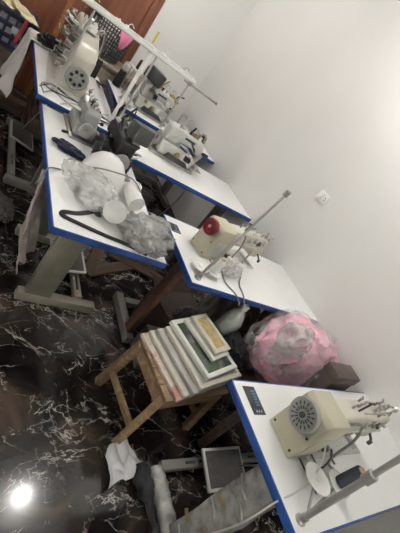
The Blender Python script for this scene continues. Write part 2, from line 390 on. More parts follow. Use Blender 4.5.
# ------------------------------------------------------------------ sewing machines
def greebles(t, pts, seed, mats=('chrome', 'steel', 'black')):
    pass
def lockstitch(loc, rz, label, body='ivory', box='cream', wheel='vent', s=1.0, rich=6, seed=1, name='sewing_machine'):
    r = random.Random(seed)
    t = thing(name, label, 'sewing machine', loc, rz, 'sewing machines')
    t.scale = (s, s, s)
    obj('bed', MB().box((.35, 0, .006), (.44, .178, .012), bev=.003), M['white_en'], t)
    arm = MB().prism([(.10, .012), (.205, .012), (.212, .095), (.24, .125), (.455, .125), (.468, .075), (.545, .075), (.562, .10), (.57, .19), (.552, .226), (.50, .238), (.30, .238), (.12, .23)], -.047, .047, 'xz', bev=.014)
    a = obj('arm', arm, M[body], t)
    # groove line and a raised ridge down the back of the arm
    obj('arm_ridge', MB().box((.36, -.050, .152), (.40, .014, .016), bev=.005), M[body], a)
    mb = MB().prism([(0, 0.001), (.145, 0.001), (.165, .06), (.165, .215), (.14, .232), (.018, .232), (0, .212)], -.078, .076, 'xz', bev=.007)
    bx = obj('motor_housing', mb, M[box], t); bx['label'] = 'boxy cream motor housing'
    sc = MB()
    for (y, z) in ((-.06, .03), (.06, .03), (.06, .2), (-.06, .12)): sc.cyl((.002, y, z), (-.003, y, z), .005, n=10)
    obj('screw', sc, M['black'], bx)
    obj('side_cover', MB().box((.085, -.079, .085), (.10, .004, .11), (0, 0, 0), bev=.0015), M['alu' if wheel == 'red' else box], bx)
    if wheel == 'vent':
        w = MB().lathe([(0, 0), (.06, 0), (.066, .006), (.066, .018), (.06, .024), (.055, .022), (0, .022)], (-.0, .01, .163), (-1, 0, 0), 40)
        wo = obj('hand_wheel', w, M['grey_en'], t); wo['label'] = 'dark grey slotted hand wheel'
        d = MB()
        for k in range(16):
            an = 2*PI*k/16
            for rr in (.027, .044):
                d.box((-.0225, .01+rr*math.cos(an), .163+rr*math.sin(an)), (.003, .012, .0045), (an, 0, 0))
        obj('wheel_slot', d, M['black'], wo)
        obj('hub', MB().lathe([(0, 0), (.012, 0), (.012, .006), (0, .008)], (-.022, .01, .163), (-1, 0, 0)), M['dark_box'], wo)
    else:
        w = MB().lathe([(0, 0), (.05, 0), (.054, .005), (.054, .03), (.048, .036), (.036, .036), (.034, .024), (0, .024)], (-.004, .0, .19), (-1, 0, 0), 36)
        wo = obj('hand_wheel', w, M['red'], t); wo['label'] = 'dark red hand wheel'
        obj('hub', MB().lathe([(0, 0), (.010, 0), (.010, .012), (.005, .014), (0, .014)], (-.027, .0, .19), (-1, 0, 0)), M['chrome'], wo)
    fp = obj('face_plate', MB().box((.572, 0, .155), (.006, .078, .12), bev=.003), M['chrome'], t)
    obj('needle_bar', MB().cyl((.535, 0, .03), (.535, 0, .08), .005).cyl((.535, 0, .014), (.535, 0, .034), .0015), M['chrome'], t)
    obj('presser_foot', MB().cyl((.52, -.012, .022), (.52, -.012, .08), .005).box((.523, -.004, .017), (.03, .014, .006), bev=.002), M['steel'], t)
    obj('take_up_lever', MB().tube([(.578, .02, .15), (.59, .025, .2), (.585, .02, .25)], .004), M['chrome'], t)
    for k in range(3):
        x = .40+.055*k
        obj('tension_disc', MB().lathe([(0, 0), (.014, 0), (.016, .003), (.01, .007), (.007, .02), (.009, .022), (0, .024)], (x, -.012+.01*k, .236), (0, 0, 1)), M['chrome'], t)
    for k in range(rich):
        x = .24+.30*k/max(1, rich-1)+r.uniform(-.012, .012); y = r.uniform(-.035, .035); h = r.uniform(.018, .042)
        h *= .6; g = MB().cyl((x, y, .23), (x, y, .238+h), .005, n=8).tube([(x, y, .236+h), (x+.012, y+r.uniform(-.012, .012), .244+h), (x+.022, y, .232+h)], .003, n=6)
        obj('thread_guide', g, M[r.choice(['chrome', 'steel', 'steel'])], t)
    obj('presser_lever', MB().tube([(.53, -.05, .115), (.545, -.066, .10), (.575, -.07, .075)], .006).lathe([(0, 0), (.009, 0), (.009, .022), (0, .022)], (.575, -.07, .062)), M['dark_box'], t)
    obj('presser_screw', MB().cyl((.555, -.008, .225), (.590, -.008, .255), .008).cyl((.587, -.008, .252), (.598, -.008, .262), .013), M['chrome'], t)
    obj('back_cover', MB().box((.40, -.0485, .195), (.11, .005, .045), bev=.002), M['white_en'], t)
    for k in range(4):
        x = .34+.052*k
        obj('tension_unit', MB().lathe([(0, -.006), (.019, -.006), (.022, -.001), (.022, .003), (.008, .006), (.006, .014), (.009, .016), (0, .019)], (x, -.049, .196+.010*(k % 2)), (0, -1, 0), 18), M[['chrome', 'steel', 'dark_box', 'chrome'][k]], t)
    obj('guide_wire', MB().tube([(.30, -.02, .236), (.36, -.035, .262), (.46, -.03, .268), (.54, -.02, .255), (.575, -.02, .22)], .003, n=6), M['steel'], t)
    obj('thread_post', MB().cyl((.27, -.01, .232), (.268, -.015, .30), .004).box((.268, -.015, .302), (.05, .008, .006), bev=.002), M['dark_box'], t)
    obj('needle_plate', MB().box((.53, 0, .0125), (.05, .14, .003), bev=.001), M['steel'], t)
    obj('bed_cable', MB().tube([(.19, -.05, .205), (.215, -.075, .24), (.225, -.10, .17), (.222, -.108, .07), (.235, -.12, .02), (.28, -.15, .008)], .0055), M['cable_grey'], t)
    obj('hinge_slot', MB().box((.085, -.145, .001), (.007, .13, .003)), M['black'], t)
    obj('bobbin_wire', MB().tube([(.13, -.08, .03), (.17, -.13, .012), (.22, -.11, .05), (.20, -.09, .08), (.26, -.10, .03), (.30, -.12, .008)], .004), M['dark_box'], t)
    obj('under_bracket', MB().box((.19, -.072, .06), (.05, .03, .02), (0, .3, 0), bev=.003), M['dark_box'], t)
    gz = obj('bobbin_winder', MB().cyl((.215, -.062, .012), (.235, -.062, .06), .014), M['steel'], t)
    return t
lockstitch((1.310, .392, TH), 0, 'cream sewing machine with grey slotted wheel, closest to the camera', s=1.0, rich=8, seed=3)
lockstitch((1.335, 1.510, TH), math.radians(11), 'cream sewing machine with a dark red hand wheel', wheel='red', s=.93, rich=9, seed=5)

def flatlock(loc, rz, label, seed):
    r = random.Random(seed)
    t = thing('flatlock_machine', label, 'sewing machine', loc, rz)
    obj('base_plate', MB().box((.34, .02, .012), (.70, .26, .024), bev=.005), M['white_en'], t)
    obj('arm', MB().prism([(.02, .024), (.20, .024), (.22, .15), (.30, .20), (.60, .20), (.62, .10), (.74, .10), (.76, .22), (.75, .385), (.70, .42), (.40, .40), (.10, .34), (.02, .28)], -.085, .075, 'xz', bev=.03), M['ivory'], t)
    obj('lower_housing', MB().prism([(.0, .024), (.30, .024), (.30, .12), (.02, .12)], -.11, .10, 'xz', bev=.012), M['ivory'], t)
    w = obj('hand_wheel', MB().lathe([(0, 0), (.075, 0), (.08, .006), (.08, .026), (.068, .03), (.064, .022), (.022, .022), (.02, .034), (0, .034)], (.012, -.01, .135), (-1, 0, 0), 36), M['grey_en'], t)
    d = MB()
    for k in range(7):
        an = 2*PI*k/7+.2; d.cyl((-.0105, -.01+.043*math.cos(an), .135+.043*math.sin(an)), (-.014, -.01+.043*math.cos(an), .135+.043*math.sin(an)), .012, n=12)
    obj('wheel_hole', d, M['black'], w)
    obj('top_cover', MB().box((.42, -.005, .405), (.30, .10, .014), (0, -.06, 0), bev=.004), M['white_en'], t)
    kinds = ['knob', 'lever', 'thread_guide', 'tension_disc', 'bracket']
    for k in range(44):
        side = r.random()
        if side < .7: p = Vector((r.uniform(.06, .74), r.uniform(.08, .125), r.uniform(.05, .40))); ax = Vector((r.uniform(-.3, .3), 1, r.uniform(-.3, .5))).normalized()
        else: p = Vector((r.uniform(.25, .74), r.uniform(-.06, .07), r.uniform(.38, .42))); ax = Vector((r.uniform(-.3, .3), r.uniform(-.3, .3), 1)).normalized()
        kd = r.choice(kinds); g = MB(); L = r.uniform(.03, .06)
        if kd == 'knob': g.lathe([(0, -.03), (.006, -.03), (.006, L*.5), (.014, L*.5), (.015, L*.9), (0, L)], p, ax, 14)
        elif kd == 'tension_disc': g.lathe([(0, -.03), (.005, -.03), (.005, 0), (.02, .002), (.02, .006), (.006, .01), (.006, L), (0, L)], p, ax, 16)
        elif kd == 'lever': g.tube([p-ax*.03, p+ax*L, p+ax*L*1.1+Vector((r.uniform(-.05, .05), 0, r.uniform(-.05, .05)))], .006, n=6, smooth=False)
        elif kd == 'bracket': g.box(p, (r.uniform(.03, .07), r.uniform(.03, .06), r.uniform(.02, .05)), (r.uniform(-.3, .3), r.uniform(-.3, .3), 0), bev=.003)
        else: g.tube([p-ax*.03, p+ax*L*.8, p+ax*L*1.2+Vector((.02, 0, .01)), p+ax*L*.6+Vector((.04, 0, 0))], .0035, n=6)
        obj(kd, g, M[r.choice(['chrome', 'steel', 'steel', 'dark_box', 'white_en'])], t)
    for k in range(3):
        y = -.05+.05*k
        obj('hose', MB().tube([(.30+.08*k, -.05, .40), (.34+.08*k, -.10, .43), (.40+.06*k, -.14, .30), (.42+.05*k, -.13, .06)], .006), M[['cable_grey', 'cable_white', 'dark_box'][k]], t)
    return t
flatlock((.665, 2.855, TH), math.radians(86), 'big ivory machine bristling with metal parts on the far aisle table', 8)

def overlock(loc, rz, label, s=1.0, seed=1, dark_motor=True, body='white_en', clutter=14):
    r = random.Random(seed)
    t = thing('overlock_machine', label, 'sewing machine', loc, rz, 'overlock machines'); t.scale = (s, s, s)
    obj('base_plate', MB().box((.19, 0, .012), (.42, .24, .024), bev=.005), M['steel'], t)
    b = obj('lower_body', MB().prism([(.04, .024), (.36, .024), (.37, .10), (.33, .13), (.04, .13)], -.10, .09, 'xz', bev=.012), M[body], t)
    a = obj('upper_arm', MB().prism([(.05, .13), (.15, .13), (.17, .17), (.30, .175), (.33, .15), (.38, .15), (.39, .22), (.36, .26), (.08, .265), (.05, .24)], -.07, .06, 'xz', bev=.015), M[body], t)
    obj('hand_wheel', MB().lathe([(0, 0), (.06, 0), (.065, .006), (.065, .022), (.05, .028), (.02, .022), (.018, .035), (0, .035)], (.04, 0, .10), (-1, 0, 0), 32), M['grey_en'], t)
    obj('brass_dial', MB().lathe([(0, 0), (.024, 0), (.026, .005), (.02, .016), (0, .018)], (.20, -.10, .08), (0, -1, 0)), M['brass'], t)
    obj('front_cover', MB().box((.29, -.103, .075), (.09, .006, .075), (0, 0, .0), bev=.002), M['white_pl'], t)
    obj('name_strip', MB().box((.24, -.072, .225), (.10, .003, .018), bev=.001), M['dark_box'], a)
    if dark_motor:
        mo = obj('motor_box', MB().box((.09, -.04, .335), (.16, .13, .12), (.0, .15, 0), bev=.012), M['dark_box'], t); mo['label'] = 'charcoal motor box on top'
        obj('motor_bracket', MB().box((.08, -.04, .27), (.05, .06, .03), bev=.003), M['steel'], t)
    for k in range(5):
        x = .12+.05*k
        obj('tension_knob', MB().lathe([(0, 0), (.013, 0), (.013, .006), (.008, .009), (.008, .02), (.011, .03), (0, .031)], (x, -.035+.01*(k % 2), .262)), M[['chrome', 'white_pl', 'black'][k % 3]], t)
    for k in range(4):
        x = .10+.08*k; h = r.uniform(.03, .07)
        obj('thread_guide', MB().tube([(x, .02, .26), (x, .02, .27+h), (x+.02, .0, .285+h), (x+.04, .02, .26+h)], .003, n=6), M['steel'], t)
    for k in range(clutter):
        if k % 2: p = Vector((r.uniform(.08, .40), -.115+r.uniform(0, .02), r.uniform(.04, .24))); ax = Vector((r.uniform(-.4, .4), -1, r.uniform(-.2, .5))).normalized()
        else: p = Vector((r.uniform(.14, .40), r.uniform(-.06, .05), r.uniform(.25, .275))); ax = Vector((r.uniform(-.4, .4), r.uniform(-.4, .4), 1)).normalized()
        kd = r.choice(['knob', 'lever', 'bracket', 'screw_post']); g = MB(); h = r.uniform(.03, .065)
        if kd == 'knob': g.lathe([(0, -.02), (.006, -.02), (.006, h*.5), (.015, h*.5), (.016, h*.9), (0, h)], p, ax, 14)
        elif kd == 'lever': g.tube([p-ax*.02, p+ax*h, p+ax*h*1.1+Vector((r.uniform(-.07, .07), 0, r.uniform(-.06, .06)))], .0075, n=6, smooth=False)
        elif kd == 'bracket': g.box(p, (r.uniform(.03, .09), r.uniform(.02, .05), r.uniform(.02, .06)), (r.uniform(-.4, .4), r.uniform(-.4, .4), 0), bev=.003)
        else: g.cyl(p-ax*.02, p+ax*h*1.2, .008)
        obj(kd, g, M[r.choice(['chrome', 'steel', 'black', 'black', 'brass', 'white_en', 'dark_box'])], t)
    obj('presser_arm', MB().box((.40, -.02, .13), (.05, .03, .08), (0, .3, 0), bev=.006).cyl((.41, -.02, .06), (.405, -.02, .12), .006), M['chrome'], t)
    obj('cloth_plate', MB().box((.42, -.03, .05), (.11, .17, .008), bev=.002), M['steel'], t)
    obj('looper_cover', MB().prism([(.10, .025), (.34, .025), (.30, .06), (.12, .07)], -.135, -.10, 'xz', bev=.006), M['dark_box'], t)
    return t
overlock((1.345, 2.76, TH), math.radians(-4), 'white overlock machine with brass dial on the wall-side table', 1.0, 2, dark_motor=False)
overlock((1.33, 3.62, TH), math.radians(0), 'white overlock machine with charcoal box, under the rail by the wall', 1.0, 4)
overlock((.88, 1.955, TH), math.radians(94), 'dark machine with charcoal motor box, behind the white dome', .82, 6, body='black', clutter=24)
overlock((.70, 2.19, TH), math.radians(92), 'grey machine without a motor box, beside the screwdriver', .70, 9, dark_motor=False, body='grey_light')

# ------------------------------------------------------------------ thread stands, rail, cones
def pole_stand(base, top, label, pads, seed=0, cap=True, r=.009):
    b = Vector(base); T = Vector(top)-b
    t = thing('thread_stand', label, 'thread stand', base, 0, 'thread stands')
    obj('clamp', MB().lathe([(0, 0), (.02, 0), (.02, .006), (.014, .012), (.014, .03), (0, .03)]), M['steel'], t)
    obj('pole', MB().cyl((0, 0, .0), T*.52, r).cyl(T*.5, T, r*.8), M['alu'], t)
    obj('collar', MB().cyl(T*.48, T*.54, r*1.55), M['alu'], t)
    if cap: obj('end_cap', MB().cyl(T*.975, T*1.02, r*1.7).box(T*1.02, (.03, .012, .012), bev=.003), M['grey_en'], t)
    for (x, y, z, R) in pads:
        d = Vector((x, y, 0))
        p = obj('spool_tray', MB().lathe([(0, 0), (R*.9, 0), (R, .006), (R*.96, .007), (R*.88, .003), (.012, .003), (.012, .012), (0, .014)], (x, y, z), n=32), M['white_pl'], t)
        obj('tray_arm', MB().tube([(0, 0, z-.004), (x*.5, y*.5, z-.004), (x, y, z-.003)], .005), M['steel'], p)
    return t
pole_stand((1.238, .122, TH), (1.20, .142, 1.36), 'thick grey thread stand pole on the closest sewing table', [(.15, .10, .035, .062), (.292, .072, .026, .055)], r=.0115)
pole_stand((1.243, 1.240, TH), (1.30, 1.236, 1.375), 'thin grey thread stand pole beside the red-wheel machine', [(.03, .075, .024, .05), (.13, .07, .026, .055)], r=.0085)
def cone(base, label, h=.14, r=.03, r2=.022, m='thread_black', axis=(0, 0, 1), core='thread_tan', group='cones of thread'):
    t = thing('thread_cone', label, 'thread', base, 0, group)
    q = Vector(axis).normalized().to_track_quat('Z', 'Y').to_matrix().to_4x4()
    a = MB().lathe([(0, .004), (r*.98, .004), (r, .01), (r2, h-.012), (r2*.9, h-.008), (0, h-.008)], axis=axis); obj('winding', a, M[m], t)
    obj('core', MB().lathe([(r*.62, 0), (r*.62, .006), (r2*.55, h), (r2*.35, h), (r2*.35, h-.01)], axis=axis), M[core], t)
    return t
cone((1.530, .194, TH+.033), 'navy thread cone standing by the thick grey pole', .115, .027, .024, 'thread_navy')
cone((1.372, 1.312, TH+.036), 'white thread cone by the thin grey pole', .085, .028, .024, 'thread_white')
cone((.965, 3.68, TH+.002), 'black thread cone at the far edge of the cable-strewn table', .17, .04, .033)
cone((1.245, 3.86, TH+.002), 'black thread cone at the corner of the railed table, facing the laundry basket', .17, .04, .033)

RY = 2.79
t = thing('overhead_rail', 'long white slotted rail on thin poles above the far tables', 'rail', (.89, RY, 1.343))
obj('rail_bar', MB().box((0, 0, 0), (.98, .046, .026), bev=.004), M['ivory'], t)
obj('rail_lip', MB().box((0, .0255, .008), (.98, .005, .03), bev=.002), M['white_pl'], t); obj('rail_lip', MB().box((0, -.0255, .004), (.98, .005, .024), bev=.002), M['white_pl'], t)
for k in range(8): obj('slot', MB().box((-.42+.12*k, .002, .0135), (.085, .011, .002)), M['dark_box'], t)
for x, w in ((-.318, .011), (.155, .011), (.105, .019)):
    po = obj('pole', MB().box((x, .0, -.297), (w*1.5, w*.8, .57), bev=.002) if w > .015 else MB().cyl((x, 0, -.580), (x, 0, -.012), w*.68), M['white_pl' if w > .015 else 'alu'], t)
    obj('foot_plate', MB().box((x, 0, -.579), (.045, .05, .007), bev=.002), M['steel'], po)
for x in (-.35, -.1, .2, .38):
    obj('clip', MB().box((x, .036, .018), (.025, .018, .022), bev=.003).tube([(x, .036, .02), (x+.02, .036, .05), (x+.045, .036, .035)], .0028, n=6), M['white_pl' if x < .3 else 'steel'], t)
t = thing('thread_stand', 'thin T-shaped thread stand against the white wall', 'thread stand', (1.66, 3.42, TH), 0, 'thread stands')
obj('clamp', MB().lathe([(0, 0), (.02, 0), (.02, .006), (.012, .012), (.012, .03), (0, .03)]), M['steel'], t)
obj('pole', MB().cyl((0, 0, 0), (0, 0, .475), .008), M['alu'], t)
obj('crossbar', MB().cyl((-.06, 0, .478), (.33, 0, .478), .009), M['steel'], t)
obj('end_cap', MB().cyl((.33, 0, .478), (.35, 0, .478), .013), M['grey_en'], t); obj('joint', MB().box((0, 0, .478), (.035, .03, .035), bev=.004), M['grey_en'], t)

t = thing('cone_shelf', 'small steel shelf on legs holding thread cones by the wall', 'thread stand', (1.40, 3.80, TH))
obj('plate', MB().box((0, 0, .25), (.26, .16, .008), bev=.002), M['ivory'], t)
for sx in (-1, 1):
    for sy in (-1, 1): obj('leg', MB().cyl((sx*.11, sy*.06, 0), (sx*.11, sy*.06, .247), .005, n=8), M['steel'], t)
cone((1.33, 3.80, TH+.255), 'small black thread cone, first of three on the steel shelf', .10, .026, .022)
cone((1.41, 3.77, TH+.255), 'small black thread cone, middle one on the steel shelf', .10, .026, .022)
cone((1.48, 3.76, TH+.255), 'purple thread cone, last of three on the steel shelf', .075, .026, .022, 'navy_cloth', core='white_pl')

# ------------------------------------------------------------------ wooden stool with the stacked frames
SR = math.radians(8.5)
t = thing('wooden_stool', 'rough pine stool under the stack of picture frames', 'stool', (1.32, .945, 0), SR)
ST = .405
tp = MB()
for k in range(4): tp.box((.015, -.135+.09*k, ST-.012), (.46, .086, .024), bev=.003)
obj('seat', tp, M['pine'], t)
for s in (-1, 1):
    for u in (-1, 1):
        p = Vector((s*.205, u*.15, ST-.024)); q = Vector((s*.245, u*.168, 0))
        b = MB().box((0, 0, 0), (.042, .042, (p-q).length), bev=.003)
        R = (p-q).to_track_quat('Z', 'Y').to_matrix().to_4x4(); bmesh.ops.transform(b.bm, matrix=Matrix.Translation((p+q)/2) @ R, verts=b.bm.verts)
        for v in b.bm.verts: v.co.z = max(v.co.z, 0)
        obj('leg', b, M['pine'], t)
for s in (-1, 1):
    obj('apron', MB().box((s*.195, 0, ST-.06), (.022, .29, .07), bev=.003), M['pine'], t)
    obj('apron', MB().box((0, s*.158, ST-.06), (.40, .022, .07), bev=.003), M['pine'], t)
    obj('stretcher', MB().box((s*.235, 0, .13), (.022, .31, .036), bev=.003), M['pine'], t)

def frame(c, rz, w, l, th, bw, m, inner, label, tilt=0, inset=.004, name='picture_frame', cat='picture frame'):
    t = thing(name, label, cat, c, rz, 'stacked picture frames'); t.rotation_euler = (0, tilt, rz)
    f = MB()
    for s in (-1, 1):
        f.box((s*(w/2-bw/2), 0, th/2), (bw, l, th), bev=.003); f.box((0, s*(l/2-bw/2), th/2), (w-2*bw+.004, bw, th), bev=.003)
    obj('moulding', f, M[m], t)
    obj('picture', MB().box((0, 0, th/2-inset/2), (w-2*bw+.002, l-2*bw+.002, th-inset), bev=.0005), M[inner], t)
    return t
FR = math.radians(17)
def sp(dx, dy, z):   # along the stack's own axes
    c, s = math.cos(FR), math.sin(FR); return (1.330+dx*c-dy*s, .972+dx*s+dy*c, z)
z = ST
frame(sp(-.015, .005, z), FR, .385, .385, .020, .036, 'floral', 'beige_board', 'pink-patterned board at the bottom of the frame stack'); z += .0205
frame(sp(.020, .0, z), FR-.02, .385, .38, .022, .03, 'framecream', 'framecream', 'cream frame second from the bottom of the stack'); z += .0225
frame(sp(.050, -.005, z), FR+.01, .38, .38, .024, .03, 'framegrey', 'framegrey', 'dull grey frame third from the bottom of the stack'); z += .0245
frame(sp(.080, -.01, z), FR-.01, .36, .37, .024, .024, 'framecream', 'framegrey', 'cream frame with grey back, under the white picture frame'); z += .0245
frame(sp(.080, .02, z), FR+.05, .28, .36, .026, .026, 'framewhite', 'picture', 'white picture frame showing a dark green picture'); z += .0265
frame(sp(.105, .050, z), FR+.09, .16, .27, .022, .02, 'framewhite', 'framecream', 'small white frame under the gold-centred one'); z += .0225
frame(sp(.125, .060, z), FR+.06, .14, .245, .022, .026, 'framecream', 'gold', 'small cream frame with gold centre on top of the stack')

# ------------------------------------------------------------------ bench, pink bag, bottle, carton between the two wall tables
t = thing('low_bench', 'dark low bench under the bag of pink clothes', 'bench', (1.98, .97, 0))
obj('seat', MB().box((0, 0, .42), (.70, .60, .03), bev=.004), M['darkwood'], t)
for sx in (-1, 1):
    for sy in (-1, 1): obj('leg', MB().box((sx*.31, sy*.26, .2025), (.045, .045, .405), bev=.003), M['darkwood'], t)
BZ = .436
cl = MB().blob((2.01, .95, .665), (.285, .195, .21), .14, 1.5, 3, 6, floor=BZ+.004, fold=.15, ffreq=1.5, dirn=(1, .7, .3))
pk = obj('pink_garments', cl, M['pink'], ang=80); tag(pk, 'heap of pink knit garments inside the clear bag', 'clothes')
bg = MB().blob((1.99, .955, .66), (.335, .235, .235), .10, 1.3, 12, 6, floor=BZ, fold=.07, ffreq=1.7, dirn=(1, .7, .6))
bo = obj('plastic_bag', bg, M['film'], ang=80); tag(bo, 'clear plastic bag full of pink garments between the wall tables', 'plastic bag', 'plastic bags')
wb = MB().blob((1.82, .92, .72), (.085, .11, .19), .22, 1.3, 22, 6, floor=BZ+.003, fold=.08, ffreq=1.3)
wo = obj('plastic_bag', wb, M['film2'], ang=80); tag(wo, 'crumpled cloudy white bag pressed against the pink clothes', 'plastic bag', 'plastic bags')
t = thing('carton', 'dark brown upright carton in front of the pink bag', 'box', (2.09, .712, BZ+.0))
t.scale = (1, 1, 1.10)
obj('body', MB().box((0, 0, .17), (.23, .095, .34), bev=.003), M['darkcarton'], t)
obj('lid', MB().box((0, 0, .345), (.24, .103, .05), bev=.003), M['darkcarton'], t)
t = thing('plastic_bottle', 'cloudy plastic bottle with white cap and green base', 'bottle', (1.665, 1.195, BZ))
t.scale = (1.12, 1.12, 1.12)
obj('body', MB().lathe([(0, 0), (.054, 0), (.058, .006), (.058, .10), (.055, .13), (.040, .175), (.020, .205), (.014, .215), (.014, .235), (0, .235)], n=32), M['pet'], t)
obj('label_band', MB().lathe([(.0587, .012), (.0593, .013), (.0593, .055), (.0587, .056)], n=32), M['green'], t)
obj('cap', MB().lathe([(.0148, .218), (.018, .218), (.018, .242), (.015, .245), (0, .245)], n=20), M['white_pl'], t)
bc = MB().blob((1.665, 1.02, .50), (.06, .11, .075), .3, 2.2, 31, 5, floor=BZ+.001, fold=.2)
tag(obj('black_cloth', bc, M['black_cloth'], ang=80), 'black cloth crumpled between the frame stack and the pink bag', 'cloth')

# ------------------------------------------------------------------ floor things
def paper(u, v):
    x = (u-.5)*.20; y = (v-.5)*.175
    f = .02+.05*abs(noise.noise(Vector((x*14+3, y*14, 1))))+.03*max(0, noise.noise(Vector((x*7, y*9, 5))))
    sh = 1-.35*v*abs(u-.5)*2
    return Vector((1.10+x*sh+.02*noise.noise(Vector((0, y*9, 2))), .640+y+x*.25+.025*noise.noise(Vector((x*12, 0, 8))), f))
tag(obj('crumpled_paper', MB().sheet(paper, 24, 24), M['paper'], ang=25, solid=.0012), 'crumpled white paper lying on the dark floor', 'paper')
bk = MB().tube([(1.19, .60, .03), (1.185, .52, .045), (1.20, .44, .04), (1.20, .30, .045), (1.19, .15, .04)], lambda u: .03+.018*math.sin(u*5+1), n=16, res=10)
for v in bk.bm.verts:
    v.co += Vector((noise.noise(v.co*25), 0, noise.noise(v.co*25+Vector((9, 9, 9)))))*.018; v.co.z = max(.002, v.co.z)
tag(obj('black_garment', bk, M['black_cloth'], ang=80), 'black garment dropped on the floor by the wrapped table foot', 'cloth')

# ------------------------------------------------------------------ clutter on the bag-heaped aisle table
dm = MB().lathe([(.118, 0), (.122, .01), (.118, .05), (.10, .10), (.07, .138), (.035, .158), (0, .163)], n=40)
d_ = obj('domed_cover', dm, M['white_pl'], solid=.004); d_.location = (.76, 1.815, TH+.003); tag(d_, 'smooth white plastic dome on the bag-heaped table', 'plastic cover')
cb = MB().blob((.655, 1.605, TH+.055), (.125, .165, .075), .18, 1.5, 41, 6, floor=TH+.002, rot=.5, fold=.08, ffreq=1.7)
tag(obj('plastic_bag', cb, M['film2'], ang=80), 'cloudy clear bag sprawled in front of the white dome', 'plastic bag', 'plastic bags')
for k, (x, y, s_) in enumerate(((.605, 1.60, .022), (.70, 1.475, .022))):
    o = obj('bobbin', MB().lathe([(0, 0), (.02, 0), (.02, .004), (.010, .006), (.010, .03), (.02, .032), (.02, .036), (0, .036)], n=20), M['dark_box']); o.location = (x, y, TH+.115 if k == 0 else TH+.14)
    o.location.z = TH+.003
    tag(o, 'dark bobbin in the clear bag, %s' % ('by the aisle edge' if k == 0 else 'by the big white cone'), 'bobbin', 'bobbins in the clear bag')
ax = Vector((-.40, -.75, .40)).normalized()
cone(Vector((.735, 1.415, TH+.085)), 'fat white thread cone lying with its round base showing', .13, .055, .036, 'thread_white', axis=-ax, core='white_pl')
cone((.925, 1.62, TH+.055), 'white thread cone lying between white cone and grey bag', .16, .045, .034, 'thread_white', axis=(-.15, .8, .05), core='white_pl')
cone((.955, 1.80, TH+.002), 'small white thread spool upright behind the grey bag', .09, .034, .03, 'thread_white', core='white_pl')
gb = MB().blob((.925, 1.385, TH+.055), (.13, .11, .085), .2, 1.7, 53, 6, floor=TH+.002, fold=.2, ffreq=2.2)
tag(obj('plastic_bag', gb, M['greyfilm'], ang=80), 'crinkled grey plastic bag at the table corner', 'plastic bag', 'plastic bags')
st = MB()
def ribbon(pts, w, th):
    P = [Vector(p) for p in pts]; Q = []
    for i in range(len(P)-1):
        a, b, c, d = P[max(i-1, 0)], P[i], P[i+1], P[min(i+2, len(P)-1)]
        for k in range(8):
            u = k/8; Q.append(.5*((2*b)+(c-a)*u+(2*a-5*b+4*c-d)*u*u+(3*b-a-3*c+d)*u**3))
    Q.append(P[-1]); b_ = MB(); R = []
    for i, p in enumerate(Q):
        tg = (Q[min(i+1, len(Q)-1)]-Q[max(i-1, 0)]).normalized(); n = tg.cross(Vector((0, 0, 1))).normalized()*w/2
        R.append([b_.bm.verts.new(p+n), b_.bm.verts.new(p-n), b_.bm.verts.new(p-n+Vector((0, 0, th))), b_.bm.verts.new(p+n+Vector((0, 0, th)))])
    for A, B in zip(R, R[1:]):
        for k in range(4): b_.bm.faces.new((A[k], A[(k+1) % 4], B[(k+1) % 4], B[k]))
    b_.bm.faces.new(R[0][::-1]); b_.bm.faces.new(R[-1]); return b_
tag(obj('black_strap', ribbon([(.70, 1.50, TH+.004), (.60, 1.425, TH+.003), (.53, 1.395, TH+.003), (.52, 1.365, TH+.003), (.60, 1.345, TH+.003), (.72, 1.325, TH+.003), (.82, 1.315, TH+.003), (.93, 1.285, TH+.003)], .022, .005), M['black_cloth']), 'black webbing strap looped at the table front edge', 'strap')
nv = MB().blob((.60, 1.985, TH+.02), (.095, .045, .024), .3, 2, 61, 5, floor=TH+.002, rot=-.4)
tag(obj('navy_cloth', nv, M['navy_cloth'], ang=80), 'small navy cloth on the white table near the screwdriver', 'cloth')
t = thing('screwdriver', 'thin dark screwdriver lying on the white aisle table', 'tool', (.64, 2.235, TH+.008), math.radians(30))
obj('handle', MB().lathe([(0, 0), (.007, 0), (.008, .02), (.0065, .05), (0, .055)], (-.07, 0, 0), (1, 0, 0)), M['black'], t)
obj('shaft', MB().cyl((-.02, 0, 0), (.075, 0, 0), .003), M['steel'], t)
cbl = MB().tube([(.44, 1.64, .70), (.465, 1.68, .775), (.52, 1.74, TH+.006), (.60, 1.775, TH+.006), (.66, 1.72, TH+.10), (.76, 1.685, TH+.145), (.88, 1.73, TH+.13), (.95, 1.71, TH+.09)], .0035)
tag(obj('cable', cbl, M['cable_grey']), 'thin grey cable running over the clear bag and off the table', 'cable', 'cables')
bkm = thing('machine_bracket', 'black bent metal bracket sticking up beside the charcoal motor box', 'bracket', (.925, 2.40, TH))
obj('base', MB().box((0, 0, .012), (.12, .09, .024), bev=.003), M['black'], bkm)
obj('arm', MB().tube([(-.04, 0, .02), (-.02, 0, .16), (.03, -.02, .30), (.05, -.04, .17), (.04, -.04, .02)], .011, n=8, smooth=False), M['black'], bkm)
bl = MB().blob((.775, 2.05, TH+.05), (.035, .09, .075), .3, 2, 71, 5, fold=.2, floor=TH+.002)
tag(obj('black_cloth', bl, M['black_cloth'], ang=80), 'black cloth scrap wedged before the charcoal motor box', 'cloth')

